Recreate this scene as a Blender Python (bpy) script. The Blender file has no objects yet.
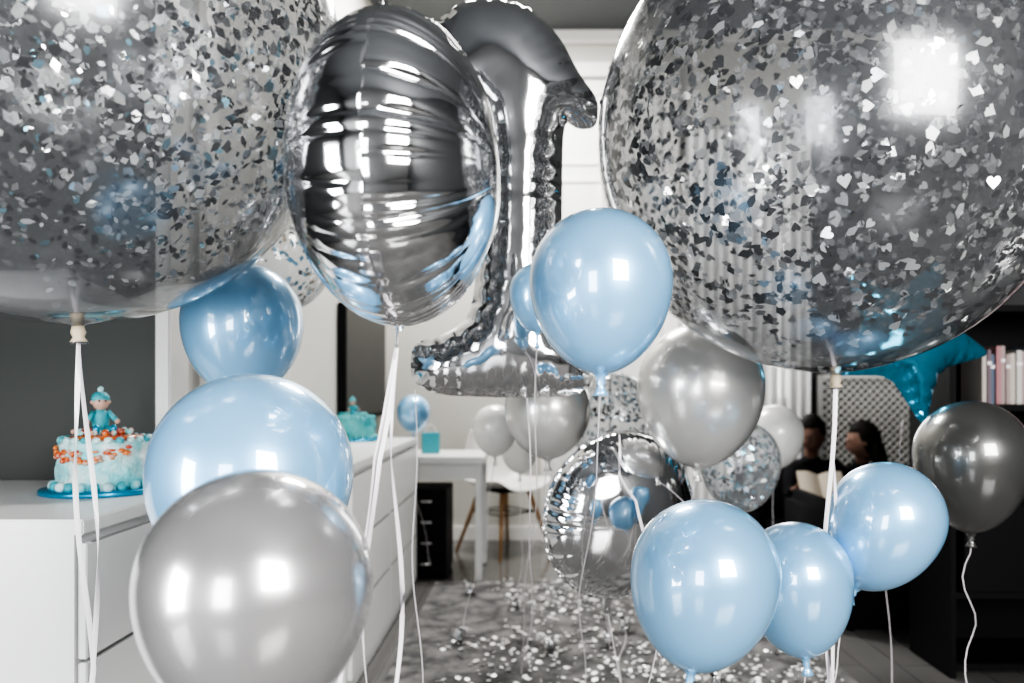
import bpy, bmesh, math, random
from mathutils import Vector, Matrix, Euler, noise
from mathutils.geometry import delaunay_2d_cdt
R = random.Random(7)
C = bpy.context.scene.collection
pi = math.pi

# ------------------------------------------------------------------ materials
def mat(name, col, rough=.5, metal=0., coat=0., coatr=.05, spec=.5, sss=0., bump=None, noisecol=None, cior=1.5, sheen=0.):
    m = bpy.data.materials.new(name); m.use_nodes = True
    nt = m.node_tree; b = nt.nodes['Principled BSDF']
    b.inputs['Base Color'].default_value = (*col, 1)
    b.inputs['Roughness'].default_value = rough
    b.inputs['Metallic'].default_value = metal
    b.inputs['Coat Weight'].default_value = coat
    b.inputs['Coat Roughness'].default_value = coatr
    b.inputs['Coat IOR'].default_value = cior
    b.inputs['Specular IOR Level'].default_value = spec
    b.inputs['Sheen Weight'].default_value = sheen
    if sss:
        b.inputs['Subsurface Weight'].default_value = sss
        b.inputs['Subsurface Radius'].default_value = (.05, .05, .05)
    tc = nt.nodes.new('ShaderNodeTexCoord')
    if noisecol:
        col2, sc = noisecol
        n = nt.nodes.new('ShaderNodeTexNoise'); n.inputs['Scale'].default_value = sc
        n.inputs['Detail'].default_value = 6
        r = nt.nodes.new('ShaderNodeValToRGB')
        r.color_ramp.elements[0].position = .38; r.color_ramp.elements[1].position = .62
        r.color_ramp.elements[0].color = (*col, 1); r.color_ramp.elements[1].color = (*col2, 1)
        nt.links.new(tc.outputs['Object'], n.inputs['Vector'])
        nt.links.new(n.outputs['Fac'], r.inputs['Fac'])
        nt.links.new(r.outputs['Color'], b.inputs['Base Color'])
    if bump:
        sc, st = bump
        n = nt.nodes.new('ShaderNodeTexNoise'); n.inputs['Scale'].default_value = sc
        n.inputs['Detail'].default_value = 4
        bp = nt.nodes.new('ShaderNodeBump'); bp.inputs['Strength'].default_value = st
        bp.inputs['Distance'].default_value = .01
        nt.links.new(tc.outputs['Object'], n.inputs['Vector'])
        nt.links.new(n.outputs['Fac'], bp.inputs['Height'])
        nt.links.new(bp.outputs['Normal'], b.inputs['Normal'])
    return m

def film(name, col, transp, rough=.12, metal=.3):
    m = bpy.data.materials.new(name); m.use_nodes = True
    nt = m.node_tree; b = nt.nodes['Principled BSDF']; out = nt.nodes['Material Output']
    b.inputs['Base Color'].default_value = (*col, 1); b.inputs['Roughness'].default_value = rough
    b.inputs['Metallic'].default_value = metal
    b.inputs['Coat Weight'].default_value = 1; b.inputs['Coat Roughness'].default_value = .05
    t = nt.nodes.new('ShaderNodeBsdfTransparent'); mx = nt.nodes.new('ShaderNodeMixShader')
    lw = nt.nodes.new('ShaderNodeLayerWeight'); lw.inputs['Blend'].default_value = .3
    mr = nt.nodes.new('ShaderNodeMapRange')
    mr.inputs['To Min'].default_value = 1 - transp; mr.inputs['To Max'].default_value = .9
    nt.links.new(lw.outputs['Facing'], mr.inputs['Value'])
    nt.links.new(mr.outputs['Result'], mx.inputs['Fac'])
    nt.links.new(t.outputs[0], mx.inputs[1]); nt.links.new(b.outputs[0], mx.inputs[2])
    nt.links.new(mx.outputs[0], out.inputs['Surface'])
    return m

M_blue = mat('latex_pearl_blue', (.27, .57, .87), .33, .30, 1, .025, sss=.1, cior=2.0)
M_silver = mat('latex_pearl_silver', (.50, .49, .49), .24, .65, 1, .05, cior=1.8)
M_silverl = mat('latex_pearl_light', (.60, .59, .57), .28, .55, 1, .06, cior=1.6)
M_dark = mat('latex_graphite', (.12, .12, .115), .28, .6, 1, .05, cior=1.7)
M_white = mat('latex_white', (.82, .81, .78), .35, .1, .6, .1, sss=.2)
M_foil = mat('mylar_silver', (.90, .90, .91), .08, 1, bump=(7, .10))
M_teal = mat('mylar_teal', (.09, .44, .64), .14, .85, bump=(12, .2))
M_filmg = film('latex_clear_grey', (.24, .245, .255), .60, .2, .7)
M_films = film('latex_clear', (.5, .52, .54), .78)
M_flake = mat('confetti_silver', (.92, .93, .94), .20, .95)
M_flakew = mat('confetti_silver_bright', (.92, .93, .93), .35, .35)  # bright copy of the silver flakes, caught light put into the colour
M_flaked = mat('confetti_silver_shaded', (.035, .037, .04), .25, .6)  # dark copy of the silver flakes, backlit shade put into the colour
M_flakeb = mat('confetti_blue', (.25, .5, .62), .25, .8)
M_ribbon = mat('ribbon_satin', (.85, .80, .82), .35, 0, .3)
M_knot = mat('latex_knot', (.50, .42, .30), .5)
M_lac = mat('white_lacquer', (.76, .76, .75), .35, bump=(60, .02))
M_gap = mat('shadow_gap_grey', (.28, .28, .28), .6)
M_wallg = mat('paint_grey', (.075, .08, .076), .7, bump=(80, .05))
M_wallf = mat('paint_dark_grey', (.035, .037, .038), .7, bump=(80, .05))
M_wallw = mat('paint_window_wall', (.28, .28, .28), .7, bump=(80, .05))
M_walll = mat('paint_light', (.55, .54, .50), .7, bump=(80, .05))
M_ceil = mat('paint_ceiling_grey', (.10, .105, .11), .8, bump=(60, .04))
M_trim = mat('trim_white', (.78, .77, .74), .4, bump=(40, .02))
M_black = mat('black_ash', (.007, .007, .008), .5, spec=.15, bump=(70, .06))
M_sofa = mat('black_upholstery', (.006, .006, .007), .9, spec=.1, bump=(180, .3))
M_tv = mat('black_glass', (.006, .006, .008), .3, spec=.2)
M_wood = mat('beech_wood', (.42, .24, .11), .5, noisecol=((.32, .17, .07), 14))
M_skin = mat('skin', (.20, .11, .08), .55, sss=.1, bump=(90, .05))
M_hair = mat('hair_dark', (.010, .008, .006), .6, spec=.15, bump=(150, .6))
M_shirt = mat('cloth_charcoal', (.012, .012, .014), .85, spec=.1, bump=(120, .3))
M_cloth2 = mat('cloth_black', (.008, .008, .009), .85, spec=.1, bump=(120, .3))
M_paper = mat('paper', (.42, .37, .30), .8, bump=(60, .05))
M_eye = mat('eye_dark', (.02, .015, .01), .3)
M_eyew = mat('eye_white', (.14, .12, .11), .5)
M_lip = mat('lips', (.15, .06, .05), .5)
M_frost = mat('frosting_white', (.70, .83, .81), .5, sss=.1, bump=(70, .7), noisecol=((.20, .60, .64), 16))
M_frostb = mat('frosting_teal', (.06, .38, .44), .5, bump=(70, .5))
M_frostt = mat('frosting_sea', (.05, .36, .40), .5, bump=(70, .7), noisecol=((.14, .52, .52), 16))
M_jam = mat('berry_jam', (.42, .04, .04), .2, coat=.6, noisecol=((.70, .22, .05), 30))
M_board = mat('foil_board_blue', (.03, .30, .48), .25, .5)
M_pink = mat('fondant_pink', (.60, .38, .30), .5)
M_glass = mat('window_glass', (.60, .66, .72), .08)
M_curt = mat('sheer_curtain', (.80, .80, .80), .8, bump=(30, .1))

M_floor = bpy.data.materials.new('floor_boards'); M_floor.use_nodes = True
nt = M_floor.node_tree; b = nt.nodes['Principled BSDF']
tc = nt.nodes.new('ShaderNodeTexCoord'); br = nt.nodes.new('ShaderNodeTexBrick')
mp = nt.nodes.new('ShaderNodeMapping'); mp.inputs['Rotation'].default_value = (0, 0, pi/2)
br.inputs['Scale'].default_value = 1; br.inputs['Brick Width'].default_value = 1.2
br.inputs['Row Height'].default_value = .14; br.inputs['Mortar Size'].default_value = .002
br.inputs['Color1'].default_value = (.15, .147, .143, 1); br.inputs['Color2'].default_value = (.13, .127, .123, 1)
br.inputs['Mortar'].default_value = (.06, .06, .06, 1)
nt.links.new(tc.outputs['Object'], mp.inputs['Vector']); nt.links.new(mp.outputs[0], br.inputs['Vector'])
nt.links.new(br.outputs['Color'], b.inputs['Base Color']); b.inputs['Roughness'].default_value = .16

M_rug = bpy.data.materials.new('rug_distressed'); M_rug.use_nodes = True
nt = M_rug.node_tree; b = nt.nodes['Principled BSDF']
tc = nt.nodes.new('ShaderNodeTexCoord')
n1 = nt.nodes.new('ShaderNodeTexNoise'); n1.inputs['Scale'].default_value = 7; n1.inputs['Detail'].default_value = 8
n1.inputs['Roughness'].default_value = .8
vo = nt.nodes.new('ShaderNodeTexVoronoi'); vo.inputs['Scale'].default_value = 6; vo.feature = 'DISTANCE_TO_EDGE'
mm = nt.nodes.new('ShaderNodeMath'); mm.operation = 'MULTIPLY_ADD'; mm.inputs[1].default_value = .6
rp = nt.nodes.new('ShaderNodeValToRGB')
rp.color_ramp.elements[0].position = .45; rp.color_ramp.elements[0].color = (.06, .06, .06, 1)
rp.color_ramp.elements[1].position = .72; rp.color_ramp.elements[1].color = (.21, .205, .20, 1)
nt.links.new(tc.outputs['Object'], n1.inputs['Vector']); nt.links.new(tc.outputs['Object'], vo.inputs['Vector'])
nt.links.new(vo.outputs['Distance'], mm.inputs[0]); nt.links.new(n1.outputs['Fac'], mm.inputs[2])
nt.links.new(mm.outputs[0], rp.inputs['Fac']); nt.links.new(rp.outputs['Color'], b.inputs['Base Color'])
b.inputs['Roughness'].default_value = .95

# ------------------------------------------------------------------ mesh builder
class MB:
    def __init__(s): s.v = []; s.f = []; s.m = []; s.mats = []
    def mi(s, m):
        if m not in s.mats: s.mats.append(m)
        return s.mats.index(m)
    def add(s, vs, fs, m):
        o = len(s.v); s.v += [Vector(p) for p in vs]; k = s.mi(m)
        for f in fs: s.f.append([i + o for i in f]); s.m.append(k)
    def box(s, c, d, m, rot=None, bev=.0):
        bm = bmesh.new(); bmesh.ops.create_cube(bm, size=1)
        for v in bm.verts: v.co = Vector((v.co.x*d[0], v.co.y*d[1], v.co.z*d[2]))
        if bev: bmesh.ops.bevel(bm, geom=bm.edges[:], offset=bev, segments=2, affect='EDGES')
        if rot is not None: bmesh.ops.rotate(bm, verts=bm.verts, cent=(0, 0, 0), matrix=Euler(rot).to_matrix())
        bm.verts.index_update()
        s.add([v.co + Vector(c) for v in bm.verts], [[v.index for v in f.verts] for f in bm.faces], m); bm.free()
    def cyl(s, p1, p2, r1, r2, m, n=12):
        p1 = Vector(p1); p2 = Vector(p2); ax = (p2-p1).normalized()
        q = ax.to_track_quat('Z', 'Y'); vs = []
        for p, r in ((p1, r1), (p2, r2)):
            for i in range(n):
                a = 2*pi*i/n; vs.append(p + q @ Vector((r*math.cos(a), r*math.sin(a), 0)))
        fs = [[i, (i+1) % n, n+(i+1) % n, n+i] for i in range(n)] + [list(range(n))[::-1], list(range(n, 2*n))]
        s.add(vs, fs, m)
    def ball(s, c, r, m, u=16, w=10, fn=None):
        if not hasattr(r, '__len__'): r = (r, r, r)
        vs = [Vector((0, 0, 1))]
        for j in range(1, w):
            t = pi*j/w
            for i in range(u):
                a = 2*pi*i/u; vs.append(Vector((math.sin(t)*math.cos(a), math.sin(t)*math.sin(a), math.cos(t))))
        vs.append(Vector((0, 0, -1)))
        fs = [[0, 1+i, 1+(i+1) % u] for i in range(u)]
        for j in range(w-2):
            for i in range(u):
                a = 1+j*u; fs.append([a+i, a+u+i, a+u+(i+1) % u, a+(i+1) % u])
        e = len(vs)-1; a = 1+(w-2)*u
        fs += [[a+i, e, a+(i+1) % u] for i in range(u)]
        out = []
        for p in vs:
            q = Vector((p.x*r[0], p.y*r[1], p.z*r[2]))
            if fn: q = fn(p, q)
            out.append(q + Vector(c))
        s.add(out, fs, m)
    def rev(s, prof, m, n=56, c=(0, 0, 0), fn=None):
        vs = []
        for r, z in prof:
            for i in range(n):
                a = 2*pi*i/n; p = Vector((r*math.cos(a), r*math.sin(a), z))
                if fn: p = fn(p, a)
                vs.append(p + Vector(c))
        fs = []
        for j in range(len(prof)-1):
            for i in range(n):
                fs.append([j*n+i, (j+1)*n+i, (j+1)*n+(i+1) % n, j*n+(i+1) % n])
        s.add(vs, fs, m)
    def obj(s, name, parent=None, smooth=False, loc=(0, 0, 0), rot=(0, 0, 0)):
        me = bpy.data.meshes.new(name); me.from_pydata([tuple(p) for p in s.v], [], s.f)
        for m in s.mats: me.materials.append(m)
        for p, k in zip(me.polygons, s.m): p.material_index = k; p.use_smooth = smooth
        me.update()
        o = bpy.data.objects.new(name, me); C.objects.link(o); o.location = loc; o.rotation_euler = rot
        if parent: o.parent = parent
        return o
def empty(name, loc=(0, 0, 0), rot=(0, 0, 0)):
    e = bpy.data.objects.new(name, None); e.empty_display_size = .05
    C.objects.link(e); e.location = loc; e.rotation_euler = rot; return e
def box(name, c, d, m, bev=0, parent=None):
    b = MB(); b.box((0, 0, 0), d, m, bev=bev); return b.obj(name, parent, loc=c)
def box2(name, lo, hi, m, bev=0, parent=None):
    c = [(a+b)/2 for a, b in zip(lo, hi)]; d = [abs(b-a) for a, b in zip(lo, hi)]
    return box(name, c, d, m, bev, parent)

# ------------------------------------------------------------------ room
XL, XR, YF, YB, H = -2.6, 2.85, -1.9, 5.6, 3.55
box2('floor', (XL-.1, YF-.1, -.1), (XR+.1, YB+.1, 0), M_floor)
box2('ceiling', (XL-.1, YF-.1, H), (XR+.1, YB+.1, H+.1), M_ceil)
box2('wall_left', (XL-.1, YF, 0), (XL, 2.25, H), M_wallf)
box2('wall_left_return', (XL-.1, 2.25, 0), (-1.06, 2.35, H), M_wallg)
box2('wall_left_inner', (-1.16, 2.35, 0), (-1.06, YB, H), M_walll)
box2('wall_back', (-1.16, YB, 0), (1.93, YB+.1, H), M_walll)
box2('wall_back_alcove', (1.93, YB, 0), (XR+.1, YB+.1, H), M_wallf)
box2('wall_right', (XR, YF, 0), (XR+.1, YB, H), M_wallf)
box2('wall_front', (XL-.1, YF-.1, 0), (XR+.1, YF, H), M_wallw)
box2('trim_corner', (-1.062, 2.235, 0), (-1.02, 2.36, H), M_trim, .004)
box2('trim_casing', (-1.06, 2.52, 0), (-1.035, 2.62, 2.5), M_trim, .004)
box2('baseboard_back', (-1.06, YB-.02, 0), (1.93, YB, .1), M_trim, .004)
box2('baseboard_left', (-1.06, 4.25, 0), (-1.04, YB-.02, .1), M_trim, .004)
box2('baseboard_right', (XR-.02, 3.3, 0), (XR, YB, .1), M_trim, .004)
box2('trim_crown', (-1.06, YB-.06, H-.09), (XR, YB, H), M_trim, .01)

d = empty('door_1', (.52, YB-.03, 0)); b = MB()
b.box((0, 0, 1.6), (.80, .04, 3.2), M_lac)
for s in (-1, 1): b.box((s*.44, -.01, 1.62), (.08, .06, 3.24), M_trim, bev=.006)
b.box((0, -.01, 3.27), (.96, .06, .1), M_trim, bev=.006)
for sx in (-.2, .2):
    for z0, z1 in ((.2, .9), (1.1, 1.8), (1.9, 2.5), (2.62, 3.1)):
        for a in (0, 1):
            b.box((sx+(a*2-1)*.14, -.025, (z0+z1)/2), (.02, .015, z1-z0), M_trim)
            b.box((sx, -.025, z0 if a else z1), (.30, .015, .02), M_trim)
b.box((0, -.022, 1.6), (.012, .008, 3.15), M_black)
b.cyl((.04, -.02, 1.02), (.04, -.07, 1.02), .008, .008, M_foil); b.cyl((.04, -.065, 1.02), (.14, -.065, 1.02), .008, .008, M_foil)
b.obj('leaf', d)

def window(name, c, w, h, rot):
    e = empty(name, c, rot); b = MB()
    b.box((0, .01, 0), (w, .012, h), M_glass)
    for s in (-1, 1):
        b.box((s*(w/2+.03), 0, 0), (.07, .05, h+.13), M_trim, bev=.005)
        b.box((0, 0, s*(h/2+.03)), (w+.0, .05, .07), M_trim, bev=.005)
    b.box((0, -.03, -h/2-.07), (w+.1, .08, .03), M_trim, bev=.005)
    b.obj('frame', e); return e
window('window_1', (1.42, YB-.03, 1.75), .7, 1.7, (0, 0, 0))
window('window_2', (1.70, YF+.03, 1.95), 1.75, 1.75, (0, 0, pi))
window('window_3', (XL+.03, -.75, .95), 1.15, 1.5, (0, 0, pi/2))
window('added_fill_window', (-.85, YF+.03, 1.05), .8, 1.3, (0, 0, pi))  # unseen frame added around the front fill lamp
b = MB(); vs = []; fs = []
N = 90
for i in range(N+1):
    x = 1.02+.84*i/N; y = YB-.20+.022*math.sin(i*.9)
    vs += [(x, y, .25), (x, y+.006*math.sin(i*.5), 2.8)]
for i in range(N): fs.append([2*i, 2*i+2, 2*i+3, 2*i+1])
b.add(vs, fs, M_curt); b.cyl((.98, YB-.20, 2.82), (1.88, YB-.20, 2.82), .012, .012, M_foil)
b.obj('sheer_curtain', smooth=True)

# ------------------------------------------------------------------ furniture
def chest(name, x0, x1, y0, y1, h, cols, rows):
    e = empty(name, ((x0+x1)/2, (y0+y1)/2, 0)); w = x1-x0; l = y1-y0; b = MB()
    b.box((-.01, 0, (h-.03)/2), (w-.02, l-.01, h-.03), M_lac)
    b.box((0, 0, h-.015), (w, l, .03), M_lac, bev=.003)
    z0 = .06; rh = (h-.045-z0)/rows; cw = (l-.02)/cols
    for r in range(rows):
        for c in range(cols):
            b.box((w/2-.009, -l/2+.01+cw*(c+.5), z0+rh*(r+.5)), (.018, cw-.005, rh-.007), M_lac, bev=.002)
            b.box((w/2-.004, -l/2+.01+cw*(c+.5), z0+rh*(r+1)-.005), (.006, cw-.05, .005), M_gap)
    b.obj('carcass', e); return e
chest('chest_of_drawers', -1.75, -.87, 1.54, 2.22, .80, 1, 3)
chest('chest_of_drawers', -1.055, -.62, 2.70, 4.20, .80, 2, 3)

e = empty('white_desk', (-.52, 4.62, 0)); b = MB()
b.box((0, 0, .665), (.48, .50, .04), M_lac, bev=.004)
for sx in (-.21, .21):
    for sy in (-.22, .22): b.box((sx, sy, .325), (.035, .035, .64), M_lac, bev=.003)
b.box((0, .22, .59), (.42, .02, .10), M_lac); b.box((0, -.22, .60), (.40, .02, .08), M_lac)
b.obj('table', e)
e = empty('black_drawer_unit', (-.60, 4.60, 0)); b = MB()
b.box((0, 0, .26), (.22, .36, .48), M_black, bev=.004)
for k in range(4): b.box((0, -.182, .09+.115*k), (.20, .01, .1), M_black, bev=.002); b.box((0, -.189, .09+.115*k), (.06, .008, .01), M_foil)
for sx in (-.09, .09):
    for sy in (-.15, .15): b.cyl((sx, sy, 0), (sx, sy, .03), .015, .015, M_black)
b.obj('unit', e)
e = empty('gift_bag', (-.60, 4.6, .686), (0, 0, .2)); b = MB()
b.box((0, 0, .06), (.10, .07, .12), M_frostb, bev=.003)
for s in (-1, 1):
    for k in range(8):
        a0 = pi*k/8; a1 = pi*(k+1)/8
        b.cyl((.03*math.cos(a0), s*.03, .12+.045*math.sin(a0)), (.03*math.cos(a1), s*.03, .12+.045*math.sin(a1)), .002, .002, M_ribbon, 6)
b.obj('bag', e)

# shell chair
e = empty('shell_chair', (-.20, 5.18, 0), (0, 0, .75)); b = MB()
prof = [(-.23, .42, .20), (-.20, .445, .22), (-.1, .43, .235), (.02, .42, .235), (.12, .425, .235), (.18, .47, .23), (.205, .56, .225), (.22, .66, .21), (.235, .75, .18), (.245, .81, .12)]
vs = []; fs = []; n = 16
for j, (y, z, w) in enumerate(prof):
    seat = 1 if j < 5 else max(0, 1-(j-4)/3); back = 1-seat
    for i in range(n+1):
        u = -1+2*i/n
        vs.append((u*w, y-back*.09*u**2, z+seat*.055*abs(u)**3))
for j in range(len(prof)-1):
    for i in range(n): a = j*(n+1)+i; fs.append([a, a+1, a+n+2, a+n+1])
b.add(vs, fs, M_white); o = b.obj('shell', e, True)
md = o.modifiers.new('s', 'SOLIDIFY'); md.thickness = .008; md = o.modifiers.new('u', 'SUBSURF'); md.levels = 1; md.render_levels = 2
b = MB()
L = [((sx*.11, sy*.11, .41), (sx*.22, sy*.22, 0)) for sx in (-1, 1) for sy in (-1, 1)]
for a, c in L: b.cyl(c, a, .010, .016, M_wood)
for i, j in ((0, 3), (1, 2), (0, 1), (2, 3), (0, 2), (1, 3)):
    pa = Vector(L[i][0]).lerp(Vector(L[i][1]), .35); pb = Vector(L[j][0]).lerp(Vector(L[j][1]), .35); b.cyl(pa, pb, .004, .004, M_black, 8)
b.box((0, 0, .41), (.26, .26, .012), M_black); b.obj('legs', e, True)

e = empty('television', (-1.035, 4.85, 1.20)); b = MB()
b.box((0, 0, 0), (.045, 1.15, .64), M_black, bev=.006); b.box((.0235, 0, .008), (.003, 1.12, .60), M_tv); b.obj('panel', e)

# bookshelf
e = empty('bookshelf', (2.13, 3.07, 0)); b = MB()
W, D, HH = 1.24, .32, 1.36
for s in (-1, 1): b.box((s*(W/2-.012), 0, HH/2), (.024, D, HH), M_black, bev=.002)
b.box((0, D/2-.006, HH/2), (W-.04, .01, HH-.01), M_black)
for z in (.04, .30, .65, .985, HH-.012): b.box((0, 0, z), (W-.03, D-.01, .024), M_black, bev=.002)
for s in (-1, 1): b.box((s*.29, -D/2+.005, .345+.13), (.56, .016, .32), M_black, bev=.003)
b.obj('case', e)
b = MB(); x = -.49
cols = [(.35, .17, .18), (.45, .40, .36), (.32, .25, .24), (.15, .11, .13), (.4, .28, .28), (.5, .48, .45), (.09, .12, .17), (.28, .11, .11)]
bm_ = [mat('book_cover_%d' % i, c, .6) for i, c in enumerate(cols)]
while x < .5:
    t = R.uniform(.014, .026); h = R.uniform(.18, .215); dd = R.uniform(.13, .16); m = R.choice(bm_)
    b.box((x+t/2, -.06, .998+h/2), (t-.002, dd, h), m, bev=.001)
    b.box((x+t/2, -.058, .998+h/2), (t-.006, dd-.002, h+.001), M_paper)
    if R.random() < .5: b.box((x+t/2, -.06-dd/2, .998+h*.75), (t-.001, .002, .012), M_trim)
    x += t
b.obj('book_row', e)

# rug, confetti
box2('area_rug', (-.54, 1.9, .0005), (1.15, 4.34, .012), M_rug, .004)
b = MB()
for i in range(3800):
    x = R.uniform(-.5, 1.1); y = R.uniform(2.3, 4.4)
    if noise.noise(Vector((x*1.6, y*1.6, 3))) + R.uniform(-.35, .35) < -.04 + max(0, (-.1-x))*.9: continue
    s = R.uniform(.004, .013); a = R.uniform(0, 6.3); tl = Euler((R.uniform(-.3, .3), R.uniform(-.3, .3), a)).to_matrix()
    pts = [tl @ Vector((s*math.cos(k*pi/3), s*math.sin(k*pi/3), 0)) + Vector((x, y, .0175)) for k in range(6)]
    b.add(pts, [list(range(6))], R.choice((M_flake, M_trim, M_flakew, M_flakew)))
b.obj('floor_confetti')

# lattice screen
e = empty('lattice_screen', (2.36, 5.45, .80)); b = MB(); w, h = .42, .34
for s in (-1, 1):
    b.box((s*w, 0, 0), (.03, .03, 2*h+.03), M_trim, bev=.003); b.box((0, 0, s*h), (2*w, .03, .03), M_trim, bev=.003)
    b.box((s*w, 0, -.57), (.03, .03, .46), M_trim)
k = -1.
while k < 1.:
    for sg in (1, -1):
        pts = []
        for x in (-w, w):
            z = sg*x+k
            if -h <= z <= h: pts.append((x, z))
        for z in (-h, h):
            x = (z-k)/sg
            if -w < x < w: pts.append((x, z))
        if len(pts) >= 2: b.cyl((pts[0][0], .004*sg, pts[0][1]), (pts[1][0], .004*sg, pts[1][1]), .0075, .0075, M_trim, 6)
    k += .055
b.obj('lattice', e)

e = empty('black_sofa', (1.95, 5.0, 0)); b = MB()
b.box((0, 0, .08), (1.4, .75, .14), M_sofa, bev=.03)
for s in (-1, 1): b.box((s*.33, -.02, .165), (.62, .65, .10), M_sofa, bev=.035); b.box((s*.66, 0, .2), (.12, .75, .36), M_sofa, bev=.04)
b.box((0, .30, .3), (1.25, .14, .5), M_sofa, bev=.05)
for sx in (-.6, .6):
    for sy in (-.32, .32): b.cyl((sx, sy, 0), (sx, sy, .03), .02, .02, M_black)
b.obj('sofa', e, True)
e = empty('black_armchair', (1.72, 3.78, 0)); b = MB()
b.box((0, .03, .20), (.82, .68, .28), M_sofa, bev=.04); b.box((0, .06, .37), (.58, .56, .12), M_sofa, bev=.04)
b.box((0, -.30, .33), (.86, .16, .62), M_sofa, bev=.05)
for s in (-1, 1):
    b.box((s*.37, .03, .30), (.13, .72, .48), M_sofa, bev=.045)
    for y in (-.28, .3): b.cyl((s*.34, y, 0), (s*.34, y, .07), .018, .025, M_black)
b.obj('chair', e, True)

# ------------------------------------------------------------------ cakes
def cake(name, loc, s, MF, MJ, fig=1.):
    e = empty(name, loc); b = MB()
    b.rev([(0, 0), (.148*s, 0), (.15*s, .003), (.15*s, .009), (.148*s, .012), (0, .012)], M_board, 40)
    def f(p, a):
        k = noise.noise(Vector((p.x*28, p.y*28, p.z*34))); rr = math.hypot(p.x, p.y)
        if rr > .03: p = p + Vector((p.x, p.y, 0))/rr*.009*k
        return p + Vector((0, 0, .004*k if p.z > .02 else 0))
    pr = [(.105*s, .012)]+[(.108*s, .012+.115*s*k/14) for k in range(1, 14)]+[(.10*s, .13*s), (.07*s, .133*s), (.03*s, .134*s), (0, .134*s)]
    b.rev(pr, MF, 72, fn=f)
    b.rev([(.085*s, .128*s), (.09*s, .139*s), (.06*s, .143*s), (.03*s, .144*s), (0, .144*s)], MJ, 40)
    for k in range(24):
        a = 2*pi*k/24
        b.ball((.099*s*math.cos(a), .099*s*math.sin(a), .132*s), (.010*s, .010*s, .009*s), MF if k % 3 else M_frostb, 10, 8,
               lambda p, q: q*(1+.12*math.sin(6*math.atan2(p.y, p.x)+p.z*3)))
        b.ball((.116*s*math.cos(a), .116*s*math.sin(a), .021*s), (.013*s, .013*s, .012*s), M_frostb if k % 2 else MF, 10, 8,
               lambda p, q: q*(1+.12*math.sin(6*math.atan2(p.y, p.x)+p.z*3)))
    for k in range(46):
        a = R.uniform(0, 6.28); r = R.uniform(.02, .086)*s
        b.ball((r*math.cos(a), r*math.sin(a), .150*s), R.uniform(.005, .009)*s, R.choice((MJ, M_pink, MJ, MF)) if MJ is M_jam else MF, 8, 6)
    if MJ is M_jam:
        for k in range(60):
            a = math.radians(R.uniform(-150, -35)); z = .104*s+R.uniform(-.012, .014)*s-.012*math.sin((a+2.6)*1.6)
            b.ball((.110*s*math.cos(a), .110*s*math.sin(a), z), (R.uniform(.005, .010), R.uniform(.005, .010), R.uniform(.003, .007)), R.choice((M_jam, M_jam, M_pink)), 8, 6)
    b.obj('sponge', e, True)
    b = MB(); z = 0
    b.ball((0, 0, z+.03), (.022, .02, .034), M_frostb, 16, 12)
    b.ball((0, -.002, z+.078), (.021, .02, .021), M_pink, 16, 12)
    b.ball((0, .002, z+.086), (.0235, .0235, .019), M_frostb, 16, 12); b.ball((0, 0, z+.109), .008, MF, 10, 8)
    for sx in (-1, 1):
        b.cyl((sx*.018, -.002, z+.052), (sx*.036, -.018, z+.032), .008, .006, M_frostb, 10); b.ball((sx*.037, -.02, z+.03), .007, M_pink, 10, 8)
        b.cyl((sx*.012, -.005, z+.012), (sx*.02, -.045, z+.008), .010, .008, M_frostb, 10); b.ball((sx*.021, -.05, z+.012), (.009, .008, .012), M_board, 10, 8)
        b.ball((sx*.008, -.021, z+.081), .0025, M_eye, 8, 6); b.ball((sx*.021, 0, z+.078), .005, M_pink, 8, 6)
    b.ball((0, -.023, z+.075), .003, M_pink, 8, 6)
    o = b.obj('figurine', e, True, loc=(-.015, 0, .145*s), rot=(0, 0, .7)); o.scale = (fig*.9, fig*.9, fig)
cake('birthday_cake', (-1.06, 1.98, .80), .98, M_frost, M_jam)
cake('birthday_cake', (-.885, 3.95, .80), .88, M_frostt, M_frostt, .8)  # modelled cake standing in for a mirror reflection of the first

# ------------------------------------------------------------------ balloons
def ribbon(parent, pts, w=.0016, flat=False, name='ribbon', wob=.012, curl=0):
    ppts = []; pts = [Vector(p) for p in pts]; ph = R.uniform(0, 6)
    for a, c in zip(pts, pts[1:]):
        nseg = max(4, int((c-a).length/.03))
        for k in range(nseg): ppts.append(a.lerp(c, k/nseg))
    ppts.append(pts[-1]); n = len(ppts)
    for i, p in enumerate(ppts):
        t = i/(n-1); f = math.sin(pi*t)*wob
        p.x += f*math.sin(t*9+ph); p.y += f*math.cos(t*7+ph)
        if curl and t > .05: p.x += curl*math.cos(i*.9); p.y += curl*math.sin(i*.9)
    cu = bpy.data.curves.new(name, 'CURVE'); cu.dimensions = '3D'
    sp = cu.splines.new('POLY'); sp.points.add(n-1)
    for q, p in zip(sp.points, ppts): q.co = (*p, 1); q.tilt = .9*math.sin(p.z*5+ph) if flat else 0
    cu.twist_mode = 'Z_UP' if flat else 'MINIMUM'
    if flat: cu.extrude = w; cu.bevel_depth = .0003
    else: cu.bevel_depth = w
    cu.bevel_resolution = 1; cu.materials.append(M_ribbon)
    o = bpy.data.objects.new(name, cu); C.objects.link(o); o.parent = parent
    o.matrix_parent_inverse = Matrix.Translation(parent.location).inverted()
    return o

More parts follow.
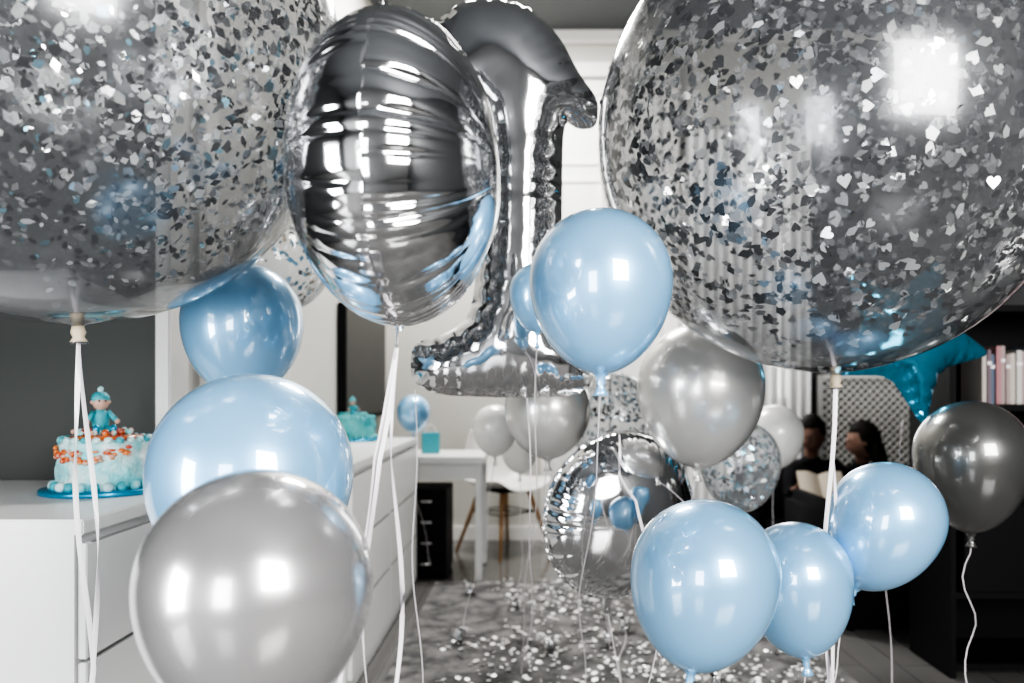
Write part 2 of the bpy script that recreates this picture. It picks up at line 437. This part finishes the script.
def teardrop(Rr, low, p):
    pr = []; n = 22
    for k in range(n+1):
        t = pi/2*k/n; pr.append((Rr*math.sin(t), Rr*math.cos(t)))
    for k in range(1, n-1):
        t = pi/2+pi/2*k/n; pr.append((Rr*abs(math.sin(t))**p, low*Rr*math.cos(t)))
    zb = -low*Rr
    kk = min(1, Rr/.13)
    pr += [(.012*kk, zb-.002), (.007*kk, zb-.008), (.009*kk, zb-.013), (.006*kk, zb-.018), (.010*kk, zb-.026), (.015*kk, zb-.034), (.013*kk, zb-.034), (.004*kk, zb-.022)]
    return pr, zb-.015
HEART = [(0, -1.05), (.6, -.35), (.92, .2), (.72, .72), (.3, .78), (0, .42), (-.3, .78), (-.72, .72), (-.92, .2), (-.6, -.35)]

def balloon(name, c, Rr, m, low=1.32, p=1.12, tilt=0, rtilt=0, end=None, curl=0, flakes=0, fmats=None, dens=None, flat=False, fs=(.006, .010), w=.0014, knot=None, heart=0.):
    e = empty(name, c)
    rot = Euler((rtilt, tilt, 0)); M = rot.to_matrix()
    pr, zk = teardrop(Rr, low, p); b = MB(); b.rev(pr, m, 72)
    for v in b.v: v.rotate(rot)
    b.obj('body', e, True)
    if knot:
        b = MB(); b.rev([(.001, zk+.015), (.009, zk+.012), (.012, zk), (.009, zk-.008), (.014, zk-.016), (.008, zk-.017)], knot, 16)
        for v in b.v: v.rotate(rot)
        b.obj('knot', e, True)
    if flakes:
        b = MB(); cnt = 0
        while cnt < flakes:
            z = R.uniform(-1, 1); a = R.uniform(0, 2*pi); q = math.sqrt(1-z*z); nrm = Vector((q*math.cos(a), q*math.sin(a), z))
            if R.random() > dens(nrm): continue
            cnt += 1
            if z < 0: pos = Vector((nrm.x*q**(p-1) if q > .01 else 0, nrm.y*q**(p-1) if q > .01 else 0, z*low))*Rr
            else: pos = nrm*Rr
            pos *= 1-.005/Rr
            tq = nrm.to_track_quat('Z', 'Y').to_matrix() @ Euler((R.gauss(0, .24), R.gauss(0, .24), R.uniform(0, 6.3))).to_matrix()
            s = R.uniform(*fs); asp = R.uniform(.5, .95)
            if R.random() < heart:
                pts = [M @ (pos + tq @ Vector((s*hx, s*hy*R.uniform(.92, 1.05), 0))) for hx, hy in HEART]
                b.add(pts, [[0, 1, 2, 3, 4, 5], [0, 5, 6, 7, 8, 9]], R.choice(fmats)); continue
            k = R.choice((4, 5, 5, 6)); pts = []
            for i in range(k):
                aa = 2*pi*i/k; rr = s*(1 if i else 1.25)*R.uniform(.8, 1.15)
                pts.append(M @ (pos + tq @ Vector((rr*math.cos(aa), rr*asp*math.sin(aa), 0))))
            b.add(pts, [list(range(k))], R.choice(fmats))
        b.obj('confetti', e)
    kp = Vector(c) + M @ Vector((0, 0, zk-.004))
    if end is not None:
        mid = kp.lerp(Vector(end), .5) + Vector((R.uniform(-.03, .03), R.uniform(-.03, .03), 0))
        ribbon(e, [kp, mid, end], w, flat, curl=curl)
        if flat: ribbon(e, [kp, mid+Vector((.02, .01, 0)), Vector(end)+Vector((.03, 0, 0))], w, flat, name='ribbon_2')
    return e, kp

def dl(n):
    k = noise.noise(n*2.2+Vector((4, 1, 2)))
    base = 1 if n.z > -.6 else max(0, 1-(-.6-n.z)*3.4)
    return max(.03, min(1, base*(.8+k*.9)))
def dr(n):
    k = noise.noise(n*2.6+Vector((1, 7, 2)))
    base = 1 if n.z > -.5 else max(.12, 1-(-.5-n.z)*2.0)
    return max(.05, min(1, base*(.75+k*.8)))
balloon('giant_confetti_balloon', (-.80, 1.35, 1.635), .46, M_filmg, 1.03, 1.0, tilt=-.06, end=(-.77, 1.33, .01), flakes=7400, fmats=[M_flake]*5+[M_flakew]*2+[M_flaked]*5+[M_flakeb], dens=dl, flat=True, fs=(.005, .0105), w=.004, knot=M_knot)
balloon('giant_confetti_balloon', (.60, 1.65, 1.57), .47, M_filmg, 1.03, 1.0, tilt=-.04, end=(.61, 1.62, .01), flakes=5000, fmats=[M_flake]*5+[M_flakew]*2+[M_flaked]*5, dens=dr, flat=True, fs=(.008, .013), w=.004, knot=M_knot, heart=.6)
sm = [M_flakeb, M_flake, M_flaked]
balloon('confetti_balloon', (.289, 3.0, .956), .165, M_films, end=(.30, 3.2, .015), flakes=700, fmats=sm, dens=lambda n: 1, fs=(.006, .011))
balloon('confetti_balloon', (.64, 2.5, .83), .125, M_films, end=(.62, 2.7, .015), flakes=500, fmats=sm, dens=lambda n: 1, fs=(.006, .011))
balloon('confetti_balloon', (-.625, 2.0, 1.41), .125, M_films, end=(-.66, 2.45, .01), flakes=260, fmats=sm+[M_knot], dens=lambda n: 1)

balloon('blue_balloon', (.107, 1.30, 1.228), .116, M_blue, end=(.16, 2.6, .015))
balloon('blue_balloon', (-.639, 1.75, 1.200), .128, M_blue, end=(-.7, 1.9, .01))
balloon('blue_balloon', (-.406, 1.15, .932), .142, M_blue, 1.2, tilt=.1, end=(-.45, 1.5, .01))
balloon('blue_balloon', (.293, 1.38, .734), .127, M_blue, 1.34, tilt=.14, end=(.25, 1.5, .01))
balloon('blue_balloon', (.528, 1.62, .672), .110, M_blue, 1.5, tilt=-.12, end=(.6, 1.8, .01))
balloon('blue_balloon', (.738, 1.68, .782), .117, M_blue, 1.38, tilt=.42, end=(.62, 1.85, .01), curl=.008)
balloon('blue_balloon', (.005, 1.78, 1.27), .062, M_blue, 1.5, end=(-.05, 3.1, .015))
balloon('blue_balloon', (-.66, 4.35, .935), .09, M_blue, end=(-.57, 4.34, .10))
balloon('pearl_silver_balloon', (-.306, .88, .838), .125, M_silver, 1.25, end=(-.33, .95, .01))
balloon('pearl_silver_balloon', (.42, 2.03, 1.06), .160, M_silverl, 1.3, tilt=.04, end=(.45, 2.9, .015))
balloon('graphite_balloon', (1.145, 2.1, .880), .142, M_dark, 1.46, end=(1.12, 2.15, .01), curl=.014)
balloon('pearl_silver_balloon', (.04, 2.5, .995), .135, M_silverl, 1.2, end=(-.09, 3.8, .02))
balloon('white_balloon', (-.16, 3.2, .902), .09, M_white, end=(-.31, 3.29, .02))
balloon('white_balloon', (-.066, 3.5, .79), .08, M_white, end=(-.095, 3.8, .02))
balloon('white_balloon', (.96, 3.2, .878), .112, M_white, end=(.9, 3.3, .015))

# foil balloons -------------------------------------------------------------
def foil_round(name, c, Rr, T, rot, m=M_foil, nw=34, wr=.09, fl=.10, ex=.53, irr=1.1):
    e = empty(name, c); b = MB(); nr, na = 52, 400; E = Euler(rot)
    seed = R.uniform(0, 50)
    for side in (1, -1):
        vs = []; fs = []
        for j in range(nr+1):
            q = (j/nr); rho = 1-(1-q)**1.7 if j else 0
            for i in range(na):
                a = 2*pi*i/na
                h = T*(max(0, 1-rho**2.1))**ex
                pk = abs(math.sin(a*nw/2+3.2*noise.noise(Vector((math.cos(a)*3+seed, math.sin(a)*3, 0)))))
                amp = max(0, .55+irr*noise.noise(Vector((math.cos(a)*9, math.sin(a)*9, seed+side))))
                fall = math.exp(-((1-rho)/(fl*(.5+amp))))*(1-rho**30)
                h -= T*wr*amp*(1-pk)**1.6*fall*2.2
                h += T*.03*noise.noise(Vector((rho*math.cos(a)*3, rho*math.sin(a)*3, seed)))*(1-rho)
                rr = Rr*rho*(1-.012*(1-pk)*rho**6*amp)
                vs.append((rr*math.cos(a), -side*max(h, 0), rr*math.sin(a)))
        for j in range(nr):
            for i in range(na):
                f = [j*na+i, j*na+(i+1) % na, (j+1)*na+(i+1) % na, (j+1)*na+i]
                fs.append(f if side > 0 else f[::-1])
        b.add(vs, fs, m)
    vs = []; fs = []
    for i in range(na):
        a = 2*pi*i/na; r1 = Rr*(.985); r2 = Rr*1.022+.0012*math.sin(a*nw)
        y = .002*math.sin(a*nw*.5)
        vs += [(r1*math.cos(a), 0, r1*math.sin(a)), (r2*math.cos(a), y, r2*math.sin(a))]
    for i in range(na): k = (i+1) % na; fs.append([2*i, 2*i+1, 2*k+1, 2*k])
    b.add(vs, fs, m)
    b.add([(-.012, 0, -Rr*1.0), (.012, 0, -Rr*1.0), (.008, 0, -Rr-.045), (-.008, .0, -Rr-.045)], [[0, 1, 2, 3]], m)
    for v in b.v: v.rotate(E)
    b.obj('body', e, True)
    kp = Vector(c)+E.to_matrix() @ Vector((0, 0, -Rr-.03))
    return e, kp

def foil_shape(name, c, poly, T, Rw, m, rot=(0, 0, 0), step=.012, wr=.2, freq=70):
    pts = []; n = len(poly)
    for i in range(n):
        a = Vector(poly[i]); q = Vector(poly[(i+1) % n]); k = max(1, int((q-a).length/(step*.55)))
        for j in range(k): pts.append(a.lerp(q, j/k))
    nb = len(pts)
    segs = [(pts[i], pts[(i+1) % nb]) for i in range(nb)]
    arc = [0]
    for a, q in segs: arc.append(arc[-1]+(q-a).length)
    def inside(p):
        r = False
        for a, q in segs:
            if (a.y > p.y) != (q.y > p.y) and p.x < (q.x-a.x)*(p.y-a.y)/(q.y-a.y)+a.x: r = not r
        return r
    def dist(p):
        best = 9; s = 0
        for i, (a, q) in enumerate(segs):
            d = q-a; t = max(0, min(1, (p-a).dot(d)/d.length_squared)); dd = (p-(a+d*t)).length
            if dd < best: best = dd; s = arc[i]+t*d.length
        return best, s
    xs = [p.x for p in pts]; ys = [p.y for p in pts]
    inner = []; y = min(ys); r = 0
    while y < max(ys):
        x = min(xs)+(step/2 if r % 2 else 0)
        while x < max(xs):
            p = Vector((x, y))
            if inside(p):
                dd, s = dist(p)
                if dd > step*.45: inner.append(p)
            x += step
        y += step*.866; r += 1
    ov, oe, of, *_ = delaunay_2d_cdt(pts+inner, [(i, (i+1) % nb) for i in range(nb)], [], 1, 1e-6)
    info = [dist(v) for v in ov]
    adj = [set() for _ in ov]
    for f in of:
        for i in range(len(f)): adj[f[i]].add(f[(i+1) % len(f)]); adj[f[(i+1) % len(f)]].add(f[i])
    hh = [min(1, d/Rw) for d, _ in info]; fix = [d < 1e-4 for d, _ in info]
    src = (step/Rw)**2*.9
    for it in range(260):
        for i in range(len(ov)):
            if not fix[i]: hh[i] = sum(hh[j] for j in adj[i])/len(adj[i]) + src*.5
    mx = max(hh)
    e = empty(name, c); b = MB(); E = Euler(rot)
    for side in (1, -1):
        vs = []
        for v, (dd, s), g in zip(ov, info, hh):
            h = T*math.sqrt(max(0, g/mx))
            pk = abs(math.sin(s*freq+2*noise.noise(Vector((s*8, 0, side)))))
            h -= T*wr*(1-pk)**1.4*math.exp(-dd/(Rw*.28))*(1-math.exp(-dd/.004))*max(0, 1+1.5*noise.noise(Vector((s*7, 3, side))))
            h += T*.05*noise.noise(Vector((v.x*11, v.y*11, side)))*min(1, dd/Rw)
            if dd < 1e-4: h = 0
            vs.append((v.x, -side*max(h, 0), v.y))
        b.add(vs, [list(f) if side > 0 else list(f)[::-1] for f in of], m)
    for v in b.v: v.rotate(E)
    b.obj('body', e, True)
    return e

def rounded(poly, it=2, t=.22):
    for _ in range(it):
        o = []; n = len(poly)
        for i in range(n):
            a = Vector(poly[i]); q = Vector(poly[(i+1) % n]); o += [a.lerp(q, t), a.lerp(q, 1-t)]
        poly = [tuple(p) for p in o]
    return poly
one = [(-.255, .93), (-.17, .99), (-.03, .98), (.06, .90), (.11, .80), (.16, .735), (.155, .665), (.105, .66), (.070, .69), (.067, .45), (.064, .22), (.08, .15), (.145, .12), (.145, .0), (-.03, -.012), (-.305, .0), (-.315, .125), (-.22, .15), (-.155, .20), (-.14, .45), (-.14, .72), (-.22, .70), (-.29, .80)]
eo = foil_shape('foil_number_one_balloon', (0, 2.0, 1.04), rounded(one), .095, .085, M_foil, wr=.34, freq=75)
ribbon(eo, [(-.02, 2.0, 1.03), (0, 2.3, .5), (-.05, 2.9, .02)])
ribbon(eo, [(-.30, 2.0, 1.05), (-.30, 2.05, .5), (-.30, 2.1, .012)], .0012, name='ribbon_2')
st = []
for k in range(10):
    a = math.radians(205+36*k); r = .29 if k % 2 == 0 else .14
    st.append((r*math.cos(a), r*math.sin(a)))
es = foil_shape('foil_star_balloon', (1.135, 2.44, 1.215), rounded(st, 2, .13), .075, .09, M_teal, rot=(-.12, 0, .15), wr=.4, freq=80)
ribbon(es, [(1.12, 2.44, .96), (1.1, 2.5, .5), (1.14, 2.55, .01)], .0012)

e1, kp = foil_round('foil_round_balloon', (-.187, 1.09, 1.345), .208, .139, (0, .03, pi/2-.03), nw=46, wr=.06, fl=.085, ex=.5, irr=1.5)
for k, (dx, dz) in enumerate(((-.035, .5), (-.015, .55), (-.06, .45))):
    ribbon(e1, [kp, kp+Vector((dx*.6, 0, -.15)), (kp.x+dx*1.3, 1.12, .4), (kp.x+dx, 1.15, .01)], .0028, True, name='ribbon_%d' % k, wob=.02)
e2, kp = foil_round('foil_round_balloon', (.228, 2.14, .715), .225, .12, (.10, .1, .45), nw=50, wr=.12, fl=.055)
ribbon(e2, [kp, (.24, 2.3, .2), (.386, 3.4, .03)])
ribbon(e2, [(.19, 1.80, .95), (.20, 1.80, .86), (.24, 1.80, .80), (.26, 1.80, .60), (.25, 1.82, .3), (.25, 1.85, .012)], .003, True, name='ribbon_2', wob=.03)

def weight(loc, s):
    b = MB()
    b.ball((0, 0, s*.62), s*.62, M_foil, 20, 14, lambda p, q: q*(1+.25*noise.noise(p*4+Vector(loc)*9)))
    for k in range(16):
        a = R.uniform(0, 6.28); l = s*R.uniform(.9, 1.5); wd = s*.16
        t = Vector((-math.sin(a), math.cos(a), 0))*wd; dvec = Vector((math.cos(a), math.sin(a), 0))
        z0 = s*1.05; p1 = Vector((0, 0, z0)); p2 = dvec*l*.5+Vector((0, 0, z0+s*R.uniform(.2, .6))); p3 = dvec*l*.95+Vector((0, 0, z0+s*R.uniform(-.3, .5)))
        b.add([p1-t*.3, p1+t*.3, p2+t, p2-t, p3+t*.5, p3-t*.5], [[0, 1, 2, 3], [3, 2, 4, 5]], M_foil)
    b.obj('foil_balloon_weight', loc=(loc[0], loc[1], .0165), smooth=False)
for p in ((-.31, 3.29), (-.095, 3.8), (.06, 3.17), (.386, 3.43), (-.33, 4.05), (.30, 3.25), (.62, 2.75), (.9, 3.35)): weight((*p, 0), .037)

# ------------------------------------------------------------------ people
def skin(name, verts, edges, m, parent, root=0, lv=2):
    me = bpy.data.meshes.new(name); me.from_pydata([v[:3] for v in verts], edges, [])
    o = bpy.data.objects.new(name, me); C.objects.link(o); o.parent = parent; me.materials.append(m)
    md = o.modifiers.new('skin', 'SKIN'); md.use_smooth_shade = True
    for i, v in enumerate(verts):
        r = v[3]; me.skin_vertices[0].data[i].radius = (r, v[4] if len(v) > 4 else r); me.skin_vertices[0].data[i].use_root = (i == root)
    s = o.modifiers.new('sub', 'SUBSURF'); s.levels = lv; s.render_levels = lv
    return o
def head(parent, c, yaw, pitch, longhair):
    E = Euler((pitch, 0, yaw)); b = MB()
    def f(p, q):
        if p.z < 0: q.x *= 1-.28*p.z*p.z
        if p.z < -.2 and p.y > 0: q.y *= 1-.35*(-p.z)
        if p.y < -.55:
            q.y -= .018*math.exp(-((p.x/.16)**2+((p.z+.12)/.22)**2))
            q.y += .010*(math.exp(-(((abs(p.x)-.38)/.16)**2+((p.z-.08)/.13)**2)))
            q.y -= .006*math.exp(-((p.x/.25)**2+((p.z+.48)/.08)**2))
            q.y -= .010*math.exp(-((p.x/.3)**2+((p.z+.85)/.15)**2))
            q.y -= .004*math.exp(-(((p.z-.25)/.08)**2))
        return q
    b.ball((0, 0, 0), (.070, .090, .112), M_skin, 40, 32, f)
    for s in (-1, 1):
        b.ball((s*.028, -.077, .008), (.010, .008, .005), M_eyew, 12, 8); b.ball((s*.028, -.083, .007), (.005, .004, .004), M_eye, 10, 8)
        b.ball((s*.028, -.084, .030), (.015, .004, .003), M_hair, 10, 6)
        b.ball((s*.071, .008, -.002), (.007, .017, .028), M_skin, 12, 10)
    b.ball((0, -.088, -.055), (.018, .005, .004), M_lip, 12, 8)
    def hf(p, q):
        q = q*(1+.04*noise.noise(p*7))
        if p.y < -.2 and p.z < .45: q = q*.86
        if p.z < -.25 and not longhair: q = q*.85
        return q
    b.ball((0, .012, .016), (.079, .096, .112), M_hair, 36, 28, hf)
    if longhair: b.ball((0, .055, -.09), (.075, .05, .15), M_hair, 24, 20, lambda p, q: q*(1+.06*noise.noise(p*5)))
    for v in b.v: v.rotate(E)
    return b.obj('head', parent, True, loc=c)
def hand(parent, wrist, direction, curlv, side, name):
    w = Vector(wrist); d = Vector(direction).normalized(); cv = Vector(curlv).normalized(); sd = d.cross(cv).normalized()*side
    verts = [(*w, .021, .016), (*(w+d*.04), .028, .014), (*(w+d*.075), .03, .012)]; edges = [(0, 1), (1, 2)]
    skin(name, verts, edges, M_skin, parent, 0, 2)
    for k, l in enumerate((.06, .072, .067, .052)):
        base = w+d*.07+sd*(.026-.0175*k); a = base+d*l*.45+cv*.006; c2 = a+(d*.6+cv*.6)*l*.32; t = c2+(d*.1+cv*1.)*l*.25
        skin('%s_finger_%d' % (name, k+1), [(*base, .009), (*a, .0085), (*c2, .008), (*t, .0065)], [(0, 1), (1, 2), (2, 3)], M_skin, parent, 0, 1)
    base = w+d*.025+sd*.022; a = base+sd*.025+d*.02-cv*.004; t = a+d*.03-cv*.004
    skin(name+'_thumb', [(*base, .011), (*a, .010), (*t, .0075)], [(0, 1), (1, 2)], M_skin, parent, 0, 1)
def person(name, ox, oy, m, m2, longhair, yaw, pitch, wr, zo=0):
    e = empty(name, (0, 0, 0))
    P = lambda x, y, z: (ox+x, oy+y, z+zo)
    V = [(*P(0, 0, .31), .125, .09), (*P(-.01, -.03, .42), .12, .09), (*P(-.03, -.07, .55), .135, .09), (*P(-.045, -.11, .625), .07, .06), (*P(-.055, -.13, .675), .05, .05),
         (*P(-.17, -.09, .585), .06), (*P(-.20, -.20, .43), .045), (*wr[0], .028),
         (*P(.12, -.08, .585), .06), (*P(.14, -.22, .42), .045), (*wr[1], .028)]
    skin('torso_and_arms', V, [(0, 1), (1, 2), (2, 3), (3, 4), (2, 5), (5, 6), (6, 7), (2, 8), (8, 9), (9, 10)], m, e, 0)
    V = [(*P(0, 0, .31), .115, .09), (*P(-.08, -.06, .305), .08), (*P(-.10, -.43, .36), .058), (*P(-.10, -.52, .12), .04), (*P(-.10, -.64, .045-zo), .035, .03),
         (*P(.07, -.06, .305), .08), (*P(.08, -.43, .36), .058), (*P(.08, -.53, .12), .04), (*P(.08, -.65, .045-zo), .035, .03)]
    skin('legs', V, [(0, 1), (1, 2), (2, 3), (3, 4), (0, 5), (5, 6), (6, 7), (7, 8)], m2, e, 0)
    skin('neck', [(*P(-.05, -.125, .65), .045), (*P(-.06, -.15, .74), .042)], [(0, 1)], M_skin, e, 0, 2)
    head(e, P(-.065, -.175, .80), yaw, pitch, longhair)
    for k, s in ((0, 1), (1, -1)):
        hand(e, wr[k], (.25*s, -.9, .25), (0, .1, 1), -s, 'hand_%d' % (k+1))
    return e
person('seated_man', 1.735, 5.0, M_shirt, M_cloth2, False, -.75, .40, [(1.50, 4.66, .47), (1.75, 4.66, .47)], -.02)
person('seated_woman', 2.06, 5.04, M_cloth2, M_shirt, True, -1.9, .30, [(1.96, 4.68, .42), (2.15, 4.68, .42)], -.06)
b = MB()
for s in (-1, 1):
    vs = []; fs = []
    for i in range(7):
        u = i/6; x = s*.125*u; z = .018*math.sin(u*pi)*.9+.03*u
        vs += [(x, -.09, z), (x, .09, z), (x, -.09, z-.008), (x, .09, z-.008)]
    for i in range(6):
        a = 4*i; fs += [[a, a+4, a+5, a+1], [a+2, a+3, a+7, a+6], [a, a+2, a+6, a+4], [a+1, a+5, a+7, a+3]]
    b.add(vs, fs, M_paper)
b.box((0, 0, -.011), (.02, .18, .006), M_cloth2)
b.obj('open_book', loc=(1.625, 4.55, .50), rot=(.75, 0, -.1))

# ------------------------------------------------------------------ lights
def area(name, loc, rot, sx, sy, pw, col=(1, 1, 1)):
    l = bpy.data.lights.new(name, 'AREA'); l.shape = 'RECTANGLE'; l.size = sx; l.size_y = sy; l.energy = pw; l.color = col
    o = bpy.data.objects.new(name, l); C.objects.link(o); o.location = loc; o.rotation_euler = rot; return o
area('window_light_2', (1.70, YF+.12, 1.95), (pi/2, 0, .10), 1.6, 1.65, 225, (1, .985, .97))
area('window_light_3', (XL+.08, -.75, .95), (pi/2, 0, -pi/2), 1.05, 1.4, 90, (.96, .98, 1))
area('added_front_fill', (-.85, YF+.07, 1.05), (pi/2, 0, 0), .75, 1.2, 30, (.96, .98, 1))  # added fill, brightens the shaded blue balloon from the front
area('window_light_1', (1.42, YB-.27, 1.75), (-pi/2, 0, .3), .6, 1.5, 14, (1, 1, 1))
area('added_back_fill', (-.2, 4.5, H-.06), (0, 0, 0), .8, .8, 110, (1, .98, .95))  # added overhead fill for the back of the room, no lamp fixture
w = bpy.data.worlds.new('w'); bpy.context.scene.world = w; w.use_nodes = True
w.node_tree.nodes['Background'].inputs[0].default_value = (.6, .65, .7, 1); w.node_tree.nodes['Background'].inputs[1].default_value = .3
sc = bpy.context.scene
try: sc.view_settings.view_transform = 'AgX'; sc.view_settings.look = 'AgX - High Contrast'
except Exception: pass
sc.view_settings.exposure = .12
# ------------------------------------------------------------------ camera
cam = bpy.data.cameras.new('camera'); co = bpy.data.objects.new('camera', cam); C.objects.link(co)
co.location = (0, 0, 1.05); co.rotation_euler = (pi/2, 0, 0)
cam.lens = 28.125; cam.sensor_width = 36; cam.shift_x = -23/1024; cam.shift_y = 48.5/1024
cam.dof.use_dof = True; cam.dof.focus_distance = 1.4; cam.dof.aperture_fstop = 2.8
cam.clip_start = .05
sc.camera = co
